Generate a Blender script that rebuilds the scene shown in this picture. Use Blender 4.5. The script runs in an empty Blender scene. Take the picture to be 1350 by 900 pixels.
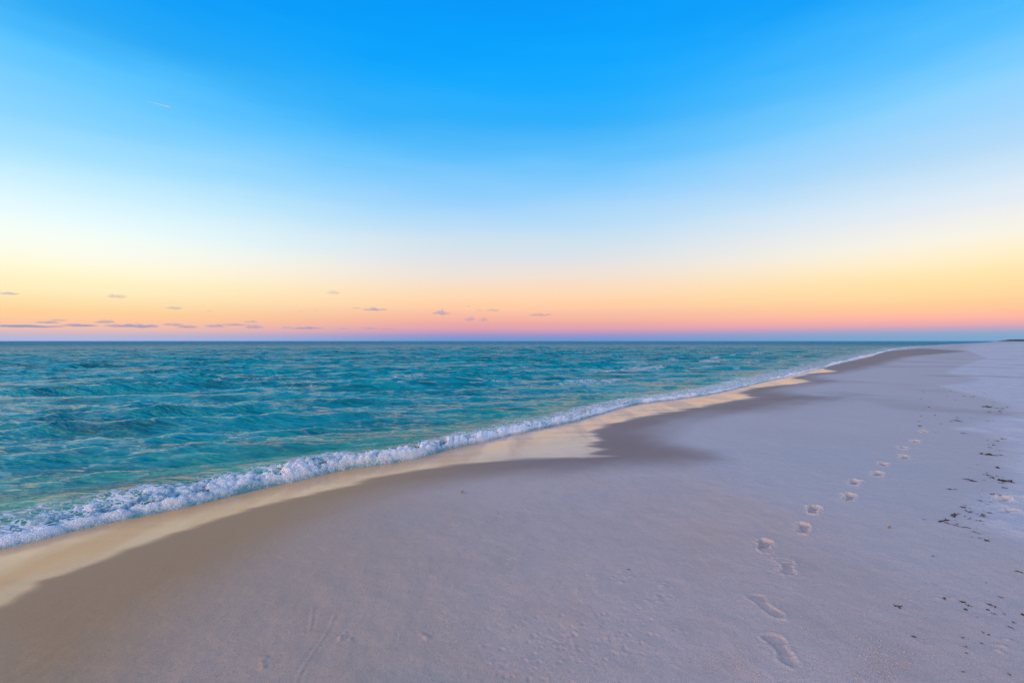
import bpy, math, random
import numpy as np

random.seed(11)
rng = np.random.default_rng(11)
SC = bpy.context.scene
COL = SC.collection

# ------------------------------------------------------------------ basics
CAM_H = 1.55          # eye height above still water
F = 637.5             # focal length in photo pixels (1350 wide)
CX, CY = 675.0, 449.3


def srgb(c):
    return tuple((v / 255 / 12.92) if v / 255 <= 0.04045 else ((v / 255 + 0.055) / 1.055) ** 2.4 for v in c)


def smooth(a, b, x):
    t = np.clip((x - a) / (b - a), 0, 1)
    return t * t * (3 - 2 * t)


def _hash(ix, iy, seed):
    n = (ix.astype(np.int64) * 374761393 + iy.astype(np.int64) * 668265263 + seed * 2147483647) & 0xFFFFFFFF
    n = ((n ^ (n >> 13)) * 1274126177) & 0xFFFFFFFF
    n = (n ^ (n >> 16)) & 0xFFFFFFFF
    n = (n * 2246822519) & 0xFFFFFFFF
    n = n ^ (n >> 15)
    return (n & 0xFFFFFF) / float(0xFFFFFF)


def vnoise(x, y, seed=0):
    """gradient noise, about -0.7..0.7"""
    ix, iy = np.floor(x), np.floor(y)
    fx, fy = x - ix, y - iy
    u = fx * fx * fx * (fx * (fx * 6 - 15) + 10)
    v = fy * fy * fy * (fy * (fy * 6 - 15) + 10)

    def g(dx, dy):
        a = _hash(ix + dx, iy + dy, seed) * 2 * math.pi
        return np.cos(a) * (fx - dx) + np.sin(a) * (fy - dy)
    return (g(0, 0) * (1 - u) + g(1, 0) * u) * (1 - v) + (g(0, 1) * (1 - u) + g(1, 1) * u) * v


def fbm(x, y, seed=0, oct=4, gain=0.5):
    s, a, f = 0, 1.0, 1.0
    for k in range(oct):
        s = s + a * vnoise(x * f, y * f, seed + 17 * k)
        a *= gain
        f *= 2.03
    return s


def worley(x, y, seed=0):
    ix, iy = np.floor(x), np.floor(y)
    best = np.full(x.shape, 9.0)
    for dx in (-1, 0, 1):
        for dy in (-1, 0, 1):
            cx, cy = ix + dx, iy + dy
            px = cx + _hash(cx, cy, seed)
            py = cy + _hash(cx, cy, seed + 91)
            best = np.minimum(best, (px - x) ** 2 + (py - y) ** 2)
    return np.sqrt(best)


def grid_mesh(name, X, Y, Z, keep=None, attrs=None, mat=None, shade=True, flip=False):
    """regular (n x m) arrays -> one quad mesh, faces filtered by keep (n-1 x m-1)"""
    n, m = X.shape
    idx = np.arange(n * m).reshape(n, m)
    q = np.stack([idx[:-1, :-1], idx[1:, :-1], idx[1:, 1:], idx[:-1, 1:]], -1).reshape(-1, 4)
    if keep is not None:
        q = q[keep.reshape(-1)]
    if flip:
        q = q[:, ::-1]
    used = np.zeros(n * m, bool)
    used[q.reshape(-1)] = True
    remap = np.cumsum(used) - 1
    q = remap[q]
    co = np.stack([X, Y, Z], -1).reshape(-1, 3)[used]
    me = bpy.data.meshes.new(name)
    me.vertices.add(len(co))
    me.vertices.foreach_set('co', co.astype(np.float32).ravel())
    me.loops.add(len(q) * 4)
    me.loops.foreach_set('vertex_index', q.astype(np.int32).ravel())
    me.polygons.add(len(q))
    me.polygons.foreach_set('loop_start', np.arange(0, len(q) * 4, 4, dtype=np.int32))
    me.polygons.foreach_set('use_smooth', np.full(len(q), shade))
    for k, a in (attrs or {}).items():
        at = me.attributes.new(k, 'FLOAT', 'POINT')
        at.data.foreach_set('value', np.broadcast_to(a, X.shape).reshape(-1)[used].astype(np.float32))
    me.update(calc_edges=True)
    # faces must look up
    o = bpy.data.objects.new(name, me)
    if mat:
        me.materials.append(mat)
    COL.objects.link(o)
    return o


def raw_mesh(name, verts, faces, mat=None, shade=True):
    me = bpy.data.meshes.new(name)
    me.from_pydata([tuple(map(float, v)) for v in verts], [], faces)
    me.polygons.foreach_set('use_smooth', np.full(len(faces), shade))
    if mat:
        me.materials.append(mat)
    me.update()
    return me


def link(name, me, loc=(0, 0, 0), rz=0):
    o = bpy.data.objects.new(name, me)
    o.location = loc
    o.rotation_euler = (0, 0, rz)
    COL.objects.link(o)
    return o


def tag(o, label=None, cat=None, group=None, kind=None):
    if label:
        o['label'] = label
    if cat:
        o['category'] = cat
    if group:
        o['group'] = group
    if kind:
        o['kind'] = kind
    return o


# ------------------------------------------------------------------ shoreline
def unproj(px, py, z=0.0):
    d = (CAM_H - z) * F / (np.asarray(py, float) - CY)
    return (np.asarray(px, float) - CX) / F * d, d


SHORE_PX = [(0, 724), (50, 712), (100, 699), (150, 688), (200, 678), (250, 667), (300, 655), (350, 643), (400, 632),
            (450, 620), (500, 613), (550, 604), (600, 590), (650, 579), (700, 567), (750, 557), (800, 543), (833, 534),
            (900, 525), (950, 517), (1000, 505), (1050, 494), (1100, 480.5), (1150, 468), (1187, 459.5)]
_sx, _sy = unproj(*np.array(SHORE_PX, float).T)
shore = np.stack([_sx, _sy], 1)
shore = np.vstack([[-14.0, -3.5], [-8.0, 0.6], [-5.2, 2.35], shore, [142, 162], [299, 312], [515, 520], [1000, 1000], [9000, 8960]])


def catmull(P, n=10):
    out = []
    for i in range(len(P) - 1):
        p0, p1, p2, p3 = P[max(i - 1, 0)], P[i], P[i + 1], P[min(i + 2, len(P) - 1)]
        # centripetal-ish: clamp tangents to the segment length
        L = np.linalg.norm(p2 - p1)
        m1 = (p2 - p0) / (np.linalg.norm(p2 - p0) + 1e-9) * L
        m2 = (p3 - p1) / (np.linalg.norm(p3 - p1) + 1e-9) * L
        for t in np.arange(n) / n:
            h1, h2, h3, h4 = 2*t**3-3*t*t+1, -2*t**3+3*t*t, t**3-2*t*t+t, t**3-t*t
            out.append(h1 * p1 + h2 * p2 + h3 * m1 + h4 * m2)
    out.append(P[-1])
    return np.array(out)


SH = catmull(shore, 6)


def sea_dist(x, y):
    """signed distance to the shoreline, + seaward, - inland; and arc position"""
    sh = x.shape
    x, y = x.reshape(-1), y.reshape(-1)
    best = np.full(x.shape, 1e18)
    sgn = np.zeros(x.shape)
    for a, b in zip(SH[:-1], SH[1:]):
        d = b - a
        L2 = d @ d
        t = np.clip(((x - a[0]) * d[0] + (y - a[1]) * d[1]) / L2, 0, 1)
        qx, qy = x - a[0] - t * d[0], y - a[1] - t * d[1]
        dd = qx * qx + qy * qy
        m = dd < best
        best[m] = dd[m]
        sgn[m] = np.where((d[0] * qy - d[1] * qx)[m] > 0, 1, -1)
    return (np.sqrt(best) * sgn).reshape(sh)


def beach_z(u):
    """height from signed sea distance u (no detail)"""
    i = np.maximum(-u, 0)
    up = 0.15 * (1 - np.exp(-i / 1.7))
    return np.where(u > 0, -0.045 * u - 0.25 * np.minimum(u, 0.4), up)


def ground(px, py):
    """photo pixel -> world point on the beach surface"""
    z = np.full(np.shape(px), 0.1)
    for _ in range(7):
        x, y = unproj(px, py, z)
        z = beach_z(sea_dist(np.atleast_1d(np.asarray(x, float)), np.atleast_1d(np.asarray(y, float)))).reshape(np.shape(px))
    return x, y, z


# ------------------------------------------------------------------ polygon masks on the beach
def poly_sd(x, y, poly):
    """signed distance to a polygon (negative inside)"""
    P = np.asarray(poly, float)
    best = np.full(x.shape, 1e18)
    inside = np.zeros(x.shape, bool)
    for a, b in zip(P, np.roll(P, -1, 0)):
        d = b - a
        t = np.clip(((x - a[0]) * d[0] + (y - a[1]) * d[1]) / (d @ d + 1e-12), 0, 1)
        best = np.minimum(best, (x - a[0] - t * d[0]) ** 2 + (y - a[1] - t * d[1]) ** 2)
        c = ((a[1] > y) != (b[1] > y))
        xi = a[0] + (y - a[1]) / (b[1] - a[1] + 1e-12) * (b[0] - a[0])
        inside ^= c & (x < xi)
    return np.where(inside, -1, 1) * np.sqrt(best)


def px_poly(pts):
    a = np.array(pts, float)
    x, y, z = ground(a[:, 0], a[:, 1])
    return np.stack([x, y], 1)


WET_PX = [(-140, 880), (-60, 832), (0, 800), (28, 787), (50, 778), (60, 766), (100, 752), (167, 725), (233, 703), (300, 681), (350, 667), (400, 655),
          (450, 643), (500, 630), (550, 620), (600, 613), (650, 608), (700, 605), (770, 604), (812, 600), (785, 597),
          (802, 592), (780, 587), (799, 580), (783, 573), (790, 566), (815, 557), (850, 549), (890, 543), (930, 536), (960, 530),
          (1000, 523.5), (975, 518), (995, 511), (1030, 508), (1074, 502.5), (1045, 498.5), (1066, 493), (1104, 489.5), (1084, 485.5),
          (1105, 479.5), (1150, 469.5), (1160, 465), (1100, 472), (1000, 490), (900, 512), (700, 550), (500, 598), (200, 655), (-60, 700), (-160, 760)]
DAMP_PX = [(-150, 1040), (-20, 1000), (110, 930), (190, 870), (250, 810), (320, 755), (400, 700), (470, 664), (540, 645), (620, 634), (700, 627),
           (780, 621), (850, 617), (905, 615), (955, 606), (935, 595), (890, 585), (880, 570), (900, 556), (950, 549), (1010, 543), (1060, 534), (1110, 526), (1120, 522), (1050, 520),
           (1040, 514), (1075, 506), (1120, 503), (1090, 500), (1080, 495), (1120, 491), (1160, 482), (1200, 470), (1280, 463), (1215, 459), (1150, 466), (1100, 472),
           (1000, 490), (900, 512), (700, 550), (500, 598), (200, 655), (-60, 700), (-160, 760)]
PALE_PX = [(1500, 745), (1350, 719), (1312, 706), (1278, 692), (1272, 668), (1288, 652), (1325, 640), (1327, 628), (1313, 612),
           (1320, 596), (1322, 583), (1295, 571), (1250, 565), (1290, 556), (1322, 546), (1330, 536), (1292, 523), (1255, 515), (1235, 509),
           (1275, 504), (1290, 499), (1262, 495), (1245, 491), (1270, 480), (1300, 472), (1280, 464), (1262, 459), (1290, 453.5),
           (1330, 452), (1600, 452), (2600, 470), (2600, 700)]
WET, DAMP, PALE = px_poly(WET_PX), px_poly(DAMP_PX), px_poly(PALE_PX)

# ------------------------------------------------------------------ materials
def new_mat(name):
    m = bpy.data.materials.new(name)
    m.use_nodes = True
    nt = m.node_tree
    return m, nt, nt.nodes, nt.links, nt.nodes['Principled BSDF']


def noise_node(nt, vec, scale, detail=4, rough=0.55, w=None):
    n = nt.nodes.new('ShaderNodeTexNoise')
    n.inputs['Scale'].default_value = scale
    n.inputs['Detail'].default_value = detail
    n.inputs['Roughness'].default_value = rough
    nt.links.new(vec, n.inputs['Vector'])
    return n.outputs['Fac']


def attr_node(nt, name):
    a = nt.nodes.new('ShaderNodeAttribute')
    a.attribute_name = name
    return a.outputs['Fac']


def math_node(nt, op, a, b=None, clamp=False):
    n = nt.nodes.new('ShaderNodeMath')
    n.operation = op
    n.use_clamp = clamp
    for i, v in enumerate((a, b)):
        if v is None:
            continue
        if isinstance(v, (int, float)):
            n.inputs[i].default_value = v
        else:
            nt.links.new(v, n.inputs[i])
    return n.outputs[0]


def range_node(nt, v, a, b, c=0.0, d=1.0, kind='SMOOTHSTEP'):
    n = nt.nodes.new('ShaderNodeMapRange')
    n.interpolation_type = kind
    nt.links.new(v, n.inputs[0])
    for i, k in enumerate((a, b, c, d)):
        n.inputs[1 + i].default_value = k
    return n.outputs[0]


def mix_col(nt, fac, a, b):
    n = nt.nodes.new('ShaderNodeMix')
    n.data_type = 'RGBA'
    n.clamp_factor = True
    if isinstance(fac, (int, float)):
        n.inputs[0].default_value = fac
    else:
        nt.links.new(fac, n.inputs[0])
    for i, v in ((6, a), (7, b)):
        if isinstance(v, tuple):
            n.inputs[i].default_value = (*v, 1)
        else:
            nt.links.new(v, n.inputs[i])
    return n.outputs[2]


def mix_val(nt, fac, a, b):
    n = nt.nodes.new('ShaderNodeMix')
    n.data_type = 'FLOAT'
    nt.links.new(fac, n.inputs[0])
    for i, v in ((2, a), (3, b)):
        if isinstance(v, (int, float)):
            n.inputs[i].default_value = v
        else:
            nt.links.new(v, n.inputs[i])
    return n.outputs[0]


def pos_node(nt, scale=(1, 1, 1), rot=0):
    g = nt.nodes.new('ShaderNodeNewGeometry')
    mp = nt.nodes.new('ShaderNodeMapping')
    mp.inputs['Scale'].default_value = scale
    mp.inputs['Rotation'].default_value = (0, 0, rot)
    nt.links.new(g.outputs['Position'], mp.inputs['Vector'])
    return mp.outputs['Vector']


def bump_node(nt, h, strength, dist, normal=None):
    b = nt.nodes.new('ShaderNodeBump')
    if isinstance(strength, (int, float)):
        b.inputs['Strength'].default_value = strength
    else:
        nt.links.new(strength, b.inputs['Strength'])
    b.inputs['Distance'].default_value = dist
    nt.links.new(h, b.inputs['Height'])
    if normal:
        nt.links.new(normal, b.inputs['Normal'])
    return b.outputs['Normal']


def sand_material():
    m, nt, N, L, bs = new_mat('beach_sand')
    p = pos_node(nt)
    wet, damp, pale = attr_node(nt, 'wet'), attr_node(nt, 'damp'), attr_node(nt, 'pale')
    big = noise_node(nt, p, 0.55, 5, 0.6)
    mid = noise_node(nt, p, 3.2, 5, 0.6)
    grain = noise_node(nt, p, 260, 2, 0.7)
    speck = noise_node(nt, p, 75, 3, 0.75)
    firm = mix_col(nt, range_node(nt, big, 0.35, 0.68), (0.55, 0.485, 0.44), (0.61, 0.54, 0.50))
    firm = mix_col(nt, math_node(nt, 'MULTIPLY', range_node(nt, mid, 0.45, 0.68), 0.5), firm, (0.49, 0.44, 0.405))
    tint = noise_node(nt, p, 0.28, 4, 0.62)
    firm = mix_col(nt, range_node(nt, tint, 0.50, 0.66), firm, (0.60, 0.47, 0.375))
    firm = mix_col(nt, range_node(nt, tint, 0.46, 0.32), firm, (0.49, 0.525, 0.51))
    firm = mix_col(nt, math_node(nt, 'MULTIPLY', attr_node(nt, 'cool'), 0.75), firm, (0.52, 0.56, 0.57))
    firm = mix_col(nt, math_node(nt, 'MULTIPLY', math_node(nt, 'POWER', attr_node(nt, 'warm_light'), 1.6), 0.62), firm, (0.47, 0.355, 0.22))  # warm light over the left of the beach, painted into the sand colour
    dry = mix_col(nt, range_node(nt, mid, 0.35, 0.7), (0.585, 0.635, 0.67), (0.64, 0.69, 0.72))
    c = mix_col(nt, pale, firm, dry)
    warm_light = attr_node(nt, 'warm_light')
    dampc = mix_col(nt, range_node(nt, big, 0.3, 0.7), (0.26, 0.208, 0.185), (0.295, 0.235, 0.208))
    dampc = mix_col(nt, warm_light, dampc, (0.455, 0.305, 0.145))  # same painted warm light on the damp sand
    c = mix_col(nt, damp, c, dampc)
    c = mix_col(nt, wet, c, mix_col(nt, warm_light, (0.58, 0.36, 0.22), (0.76, 0.435, 0.15)))  # bright warm sky reflection painted into the wet sand colour
    c = mix_col(nt, math_node(nt, 'MULTIPLY', range_node(nt, grain, 0.35, 0.62, 0.5, 0.0), math_node(nt, 'SUBTRACT', 1.0, wet)), c, (0.20, 0.17, 0.15))
    c = mix_col(nt, math_node(nt, 'MULTIPLY', range_node(nt, speck, 0.62, 0.70), 0.5), c, (0.13, 0.105, 0.09))
    L.new(c, bs.inputs['Base Color'])
    r = mix_val(nt, damp, 0.85, 0.6)
    psh = pos_node(nt, (1.0, 0.22, 1.0), math.radians(45))
    film = range_node(nt, noise_node(nt, psh, 1.7, 5, 0.6), 0.38, 0.62)
    L.new(mix_val(nt, wet, r, mix_val(nt, film, 0.24, 0.07)), bs.inputs['Roughness'])
    bs.inputs['IOR'].default_value = 1.40
    L.new(mix_val(nt, wet, mix_val(nt, damp, 0.22, 0.10), math_node(nt, 'MULTIPLY', mix_val(nt, warm_light, 1.0, 0.35), mix_val(nt, film, 0.35, 1.0))), bs.inputs['Specular IOR Level'])
    h = math_node(nt, 'ADD', math_node(nt, 'MULTIPLY', grain, 0.35), math_node(nt, 'ADD', math_node(nt, 'MULTIPLY', speck, 0.6), math_node(nt, 'MULTIPLY', noise_node(nt, p, 14, 4, 0.6), 0.9)))
    dryness = math_node(nt, 'SUBTRACT', 1.0, math_node(nt, 'MAXIMUM', wet, math_node(nt, 'MULTIPLY', damp, 0.75)))
    st = math_node(nt, 'MULTIPLY', math_node(nt, 'ADD', math_node(nt, 'MULTIPLY', pale, 0.5), 0.5), dryness)
    L.new(bump_node(nt, h, st, 0.007), bs.inputs['Normal'])
    return m


def water_material():
    m, nt, N, L, bs = new_mat('sea_water')
    p = pos_node(nt)
    ps = pos_node(nt, (0.36, 1.9, 1.0), math.radians(-12))
    shallow, foam, far = attr_node(nt, 'shallow'), attr_node(nt, 'foam'), attr_node(nt, 'far')
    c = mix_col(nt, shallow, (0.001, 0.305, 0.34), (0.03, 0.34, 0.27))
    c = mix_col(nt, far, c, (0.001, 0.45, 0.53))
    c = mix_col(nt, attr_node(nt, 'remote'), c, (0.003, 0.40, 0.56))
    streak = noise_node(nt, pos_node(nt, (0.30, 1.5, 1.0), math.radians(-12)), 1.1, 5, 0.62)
    c = mix_col(nt, math_node(nt, 'MULTIPLY', range_node(nt, streak, 0.42, 0.68), 0.74), c, (0.001, 0.105, 0.14))  # dark troughs and wave faces painted into the water colour as noise streaks
    # lace foam: thin cell walls between voronoi cells, broken by noise
    wp = N.new('ShaderNodeVectorMath')
    wp.operation = 'ADD'
    nz = N.new('ShaderNodeTexNoise')
    nz.inputs['Scale'].default_value = 5.0
    L.new(p, nz.inputs['Vector'])
    sc = N.new('ShaderNodeVectorMath')
    sc.operation = 'SCALE'
    sc.inputs['Scale'].default_value = 0.22
    L.new(nz.outputs['Color'], sc.inputs[0])
    L.new(p, wp.inputs[0])
    L.new(sc.outputs[0], wp.inputs[1])
    lace = None
    for s, wdt in ((6.5, 0.17), (17, 0.16)):
        v = N.new('ShaderNodeTexVoronoi')
        v.feature = 'DISTANCE_TO_EDGE'
        v.inputs['Scale'].default_value = s
        L.new(wp.outputs[0], v.inputs['Vector'])
        e = range_node(nt, v.outputs['Distance'], wdt, 0.02)
        lace = e if lace is None else math_node(nt, 'MAXIMUM', lace, e)
    br = noise_node(nt, p, 3.5, 5, 0.65)
    mask = math_node(nt, 'ADD', math_node(nt, 'MULTIPLY', lace, 0.42), br)
    th = math_node(nt, 'SUBTRACT', 1.22, math_node(nt, 'MULTIPLY', foam, 0.85))
    fm = math_node(nt, 'SUBTRACT', mask, th)
    fm = range_node(nt, fm, -0.06, 0.16)
    fm = math_node(nt, 'MULTIPLY', fm, range_node(nt, foam, 0.02, 0.2))
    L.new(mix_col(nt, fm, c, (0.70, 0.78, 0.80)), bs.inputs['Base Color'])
    L.new(mix_val(nt, fm, mix_val(nt, far, 0.06, 0.16), 0.75), bs.inputs['Roughness'])
    bs.inputs['IOR'].default_value = 1.33
    L.new(mix_val(nt, far, 0.40, 0.27), bs.inputs['Specular IOR Level'])
    n1 = noise_node(nt, ps, 3.6, 3, 0.6)
    n2 = noise_node(nt, ps, 11.0, 3, 0.6)
    n3 = noise_node(nt, ps, 0.8, 3, 0.55)
    near = math_node(nt, 'SUBTRACT', 1.0, far)
    nrm = bump_node(nt, n3, far, 1.6)
    nrm = bump_node(nt, n1, math_node(nt, 'ADD', math_node(nt, 'MULTIPLY', far, 0.4), 0.6), 0.40, nrm)
    nrm = bump_node(nt, n2, 0.6, 0.06, nrm)
    L.new(nrm, bs.inputs['Normal'])
    # wave faces too small to model hide the mirror-flat water between them far away
    df = N.new('ShaderNodeBsdfDiffuse')
    L.new(nrm, df.inputs['Normal'])
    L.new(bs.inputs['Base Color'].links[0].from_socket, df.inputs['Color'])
    mx = N.new('ShaderNodeMixShader')
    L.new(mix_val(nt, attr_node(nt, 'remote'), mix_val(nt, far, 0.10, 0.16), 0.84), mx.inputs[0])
    L.new(bs.outputs[0], mx.inputs[1])
    L.new(df.outputs[0], mx.inputs[2])
    L.new(mx.outputs[0], N['Material Output'].inputs['Surface'])
    return m


def simple_mat(name, a, b, scale, rough=0.8, bump=0.0, bd=0.01):
    m, nt, N, L, bs = new_mat(name)
    tc = N.new('ShaderNodeTexCoord')
    n = noise_node(nt, tc.outputs['Object'], scale, 4, 0.6)
    L.new(mix_col(nt, range_node(nt, n, 0.35, 0.65), a, b), bs.inputs['Base Color'])
    bs.inputs['Roughness'].default_value = rough
    bs.inputs['Specular IOR Level'].default_value = 0.25
    if bump:
        L.new(bump_node(nt, n, bump, bd), bs.inputs['Normal'])
    return m


def foam_material():
    m, nt, N, L, bs = new_mat('white_foam')
    p = pos_node(nt)
    n = noise_node(nt, p, 34, 5, 0.7)
    thick = attr_node(nt, 'thick')
    v = N.new('ShaderNodeTexVoronoi')
    v.inputs['Scale'].default_value = 75
    L.new(p, v.inputs['Vector'])
    tk = math_node(nt, 'ADD', thick, math_node(nt, 'MULTIPLY', math_node(nt, 'SUBTRACT', n, 0.5), 1.4))
    L.new(mix_col(nt, range_node(nt, tk, 0.05, 0.85), (0.10, 0.36, 0.46), (0.86, 0.91, 0.93)), bs.inputs['Base Color'])
    bs.inputs['Roughness'].default_value = 0.5
    h = math_node(nt, 'SUBTRACT', n, math_node(nt, 'MULTIPLY', v.outputs['Distance'], 0.5))
    L.new(bump_node(nt, h, 0.7, 0.03), bs.inputs['Normal'])
    return m


M_SAND = sand_material()
M_WATER = water_material()
M_FOAM = foam_material()
M_WEED = simple_mat('dry_seaweed', (0.045, 0.035, 0.026), (0.11, 0.082, 0.055), 60, 0.8, 0.5)
M_LEAF = simple_mat('tan_leaf', (0.30, 0.17, 0.06), (0.42, 0.26, 0.11), 50, 0.7, 0.4)
M_TWIG = simple_mat('weathered_twig', (0.045, 0.035, 0.026), (0.10, 0.08, 0.06), 80, 0.85, 0.5)
M_LAND = simple_mat('far_land', (0.035, 0.06, 0.075), (0.05, 0.08, 0.09), 0.02, 0.95)

# ------------------------------------------------------------------ footprints (positions, needed by the terrain)
# px, py, heading (deg clockwise from straight ahead), left?, depth, sharpness (crumbly)
PRINTS = [(1027, 850, 8, 0, 0.007, 0.5), (1008, 794, -8, 1, 0.005, 0.35), (1036, 743, 24, 0, 0.005, 0.9), (1010, 717, 30, 1, 0.016, 0.9),
          (1059, 695, 34, 0, 0.015, 1.0), (1074, 672, 36, 1, 0.022, 1.2), (1119, 656, 38, 0, 0.023, 1.3), (1128, 637, 38, 1, 0.023, 1.3),
          (1157, 625, 40, 0, 0.020, 1.2), (1165, 611, 38, 1, 0.023, 1.2), (1192, 601, 40, 0, 0.023, 1.3), (1192, 589.5, 38, 1, 0.023, 1.2),
          (1207, 581.5, 40, 0, 0.023, 1.2), (1218, 568, 38, 1, 0.023, 1.0), (1322, 659, 62, 0, 0.022, 1.2), (1331, 676, 70, 1, 0.016, 0.7)]
PR = []
for (px, py, hd, lf, dp, cr) in PRINTS:
    x, y, z = ground(px, py)
    PR.append((float(x), float(y), math.radians(hd), lf, dp, cr))


# ------------------------------------------------------------------ beach terrain detail
pits = []
for _ in range(230):
    t = random.random()
    px = 640 + 240 * t + random.gauss(0, 35)
    py = 882 - 70 * t + random.gauss(0, 24)
    pits.append((px, py, random.uniform(0.006, 0.014), random.uniform(0.0015, 0.0045)))
for _ in range(90):
    pits.append((random.uniform(520, 920), random.uniform(670, 890), random.uniform(0.006, 0.016), random.uniform(0.001, 0.003)))
for px, py in ((829, 761), (822, 757), (690, 672), (603, 688), (470, 705), (1330, 842), (1262, 788), (1244, 786), (1318, 848), (1108, 700), (560, 838), (455, 838), (350, 872), (880, 770), (860, 790), (1200, 668)):
    for _ in range(5):
        pits.append((px + random.gauss(0, 8), py + random.gauss(0, 4), random.uniform(0.008, 0.02), -random.uniform(0.002, 0.006)))
_p = np.array(pits)
_px, _py, _ = ground(_p[:, 0], _p[:, 1])
SCRATCH = [[(441, 812), (434, 828), (421, 848), (408, 866), (396, 884), (388, 902)], [(413, 800), (411, 815), (408, 832)],
           [(985, 716), (1040, 712), (1100, 720)], [(1030, 742), (1031, 752), (1026, 762)]]
SCR = [np.stack(ground(np.array(s, float)[:, 0], np.array(s, float)[:, 1])[:2], 1) for s in SCRATCH]


def sand_relief(x, y, u):
    """small shapes of the sand: swells, cusp ripples, lumps on the dry upper beach"""
    i = -u
    r = np.hypot(x, y)
    land = smooth(0.6, 3.0, i)
    z = 0.026 * land * fbm(x * 0.33, y * 0.33, 5, 3)
    pale = smooth(0.12, -0.25, poly_sd(x, y, PALE)) if True else 0
    z = z + 0.010 * land * fbm(x * 1.3, y * 1.3, 9, 3) * (0.25 + 0.75 * pale)
    z = z + pale * (0.012 + 0.030 * fbm(x * 2.3, y * 2.3, 21, 5, 0.58))
    z = z + 0.0042 * land * fbm(x * 5.5, y * 5.5, 31, 4, 0.6) * smooth(40, 10, r)
    return z, pale


def beach_attrs(x, y, u):
    i = -u
    wob = 0.10 * fbm(x * 1.1, y * 1.1, 3, 3)
    r = np.hypot(x, y)
    ft = np.clip(r / 9, 0.25, 1.3)
    dw = poly_sd(x, y, WET)
    # swash streaks run along the shore
    st = vnoise((x * 0.70 + y * 0.72) * 0.45, (x * 0.72 - y * 0.70) * 2.6, 44)
    st2 = vnoise(x * 0.35 + 9, y * 4.2, 45) + 0.5 * vnoise(x * 0.6 + 9, y * 9, 46)
    wet = smooth(0.10 * ft, -0.16 * ft, dw + wob * 0.25 * ft + (0.10 * st + 0.16 * st2) * ft * smooth(-0.9, 0, dw))
    wet = wet * (0.93 + 0.10 * st - 0.30 * np.maximum(st2, 0))
    dd = poly_sd(x, y, DAMP)
    fd = np.maximum(ft, 0.75)
    damp = smooth(0.45 * fd, -0.75 * fd, dd + wob * 1.5 * ft + 0.22 * st * ft)
    # damp hollows and cusp stripes far up the beach
    far_st = smooth(0.12, 0.42, fbm((x * 0.72 - y * 0.70) * 0.16, (x * 0.70 + y * 0.72) * 0.32, 71, 3)) * smooth(9, 16, r) * smooth(1, 4, i)
    damp = np.maximum(damp, 0.40 * far_st)
    return np.clip(wet, 0, 1), np.clip(damp, 0, 1)


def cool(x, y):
    """mask for the cooler, bluer sand tint further up and along the beach"""
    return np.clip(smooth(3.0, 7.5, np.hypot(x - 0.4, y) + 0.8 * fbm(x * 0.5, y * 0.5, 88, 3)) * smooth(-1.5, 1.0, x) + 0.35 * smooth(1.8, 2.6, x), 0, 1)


def base_height(x, y, u, relief):
    return beach_z(u) + relief


# polar fan of sand around the viewer's patch of beach: dense where one sees detail
rad = [0.0001]
r = 0.35
while r < 9000:
    rad.append(r)
    r *= 1.012 if r < 1.9 else (1.0028 if r < 9 else (1.006 if r < 60 else (1.015 if r < 600 else 1.05)))
rad = np.array(rad)
ang = [-math.pi]
a = -math.pi
while a < math.pi:
    a += 0.0029 if -0.86 < a < 0.86 else 0.03
    ang.append(min(a, math.pi))
ang = np.array(ang)
R, A = np.meshgrid(rad, ang, indexing='ij')
X, Y = R * np.sin(A), R * np.cos(A)
U = sea_dist(X, Y)
REL, PALEA = sand_relief(X, Y, U)
WETA, DAMPA = beach_attrs(X, Y, U)
Z = base_height(X, Y, U, REL)


def add_local(cx, cy, rad_, fn):
    m = (np.abs(X - cx) < rad_) & (np.abs(Y - cy) < rad_)
    if m.any():
        Z[m] += fn(X[m], Y[m])


for (px, py, rr, dp), x0, y0 in zip(pits, _px, _py):
    add_local(x0, y0, rr * 3, lambda x, y: -dp * np.exp(-((x - x0) ** 2 + (y - y0) ** 2) / (rr * rr))
              + 0.35 * dp * np.exp(-(np.hypot(x - x0, y - y0 - rr * 0.7) - rr * 1.3) ** 2 / (0.2 * rr * rr)))
for S in SCR:
    for a_, b_ in zip(S[:-1], S[1:]):
        d = b_ - a_
        m = (np.abs(X - a_[0]) < 0.6) & (np.abs(Y - a_[1]) < 0.6)
        t = ((X[m] - a_[0]) * d[0] + (Y[m] - a_[1]) * d[1]) / (d @ d)
        dist = np.abs((X[m] - a_[0]) * d[1] - (Y[m] - a_[1]) * d[0]) / np.linalg.norm(d)
        ok = (t > -0.02) & (t <= 1.0)
        Z[m] += np.where(ok, 0.0015 * np.exp(-(dist / 0.007) ** 2) - 0.0012 * np.exp(-((dist - 0.014) / 0.008) ** 2), 0)
# hollows that hold the footprint patches
PATCH = 0.27
for (x0, y0, hd, lf, dp, cr) in PR:
    add_local(x0, y0, 0.4, lambda x, y: -(dp + 0.02) * smooth(PATCH * 0.86, PATCH * 0.55, np.hypot(x - x0, y - y0)))
keep = (U[:-1, :-1] < 1.2) & (U[1:, 1:] < 1.2)
sand = grid_mesh('sand', X, Y, Z, keep, {'wet': WETA, 'damp': DAMPA, 'pale': PALEA, 'warm_light': smooth(1.2, -1.8, X + 0.25 * Y - 1.0), 'cool': cool(X, Y)}, M_SAND, flip=True)
tag(sand, 'smooth pale beach sand with damp patches beside the sea', None, None, 'structure')

# ------------------------------------------------------------------ footprints
def smin(a, b, k):
    h = np.clip(0.5 + 0.5 * (b - a) / k, 0, 1)
    return b * (1 - h) + a * h - k * h * (1 - h)


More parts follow.
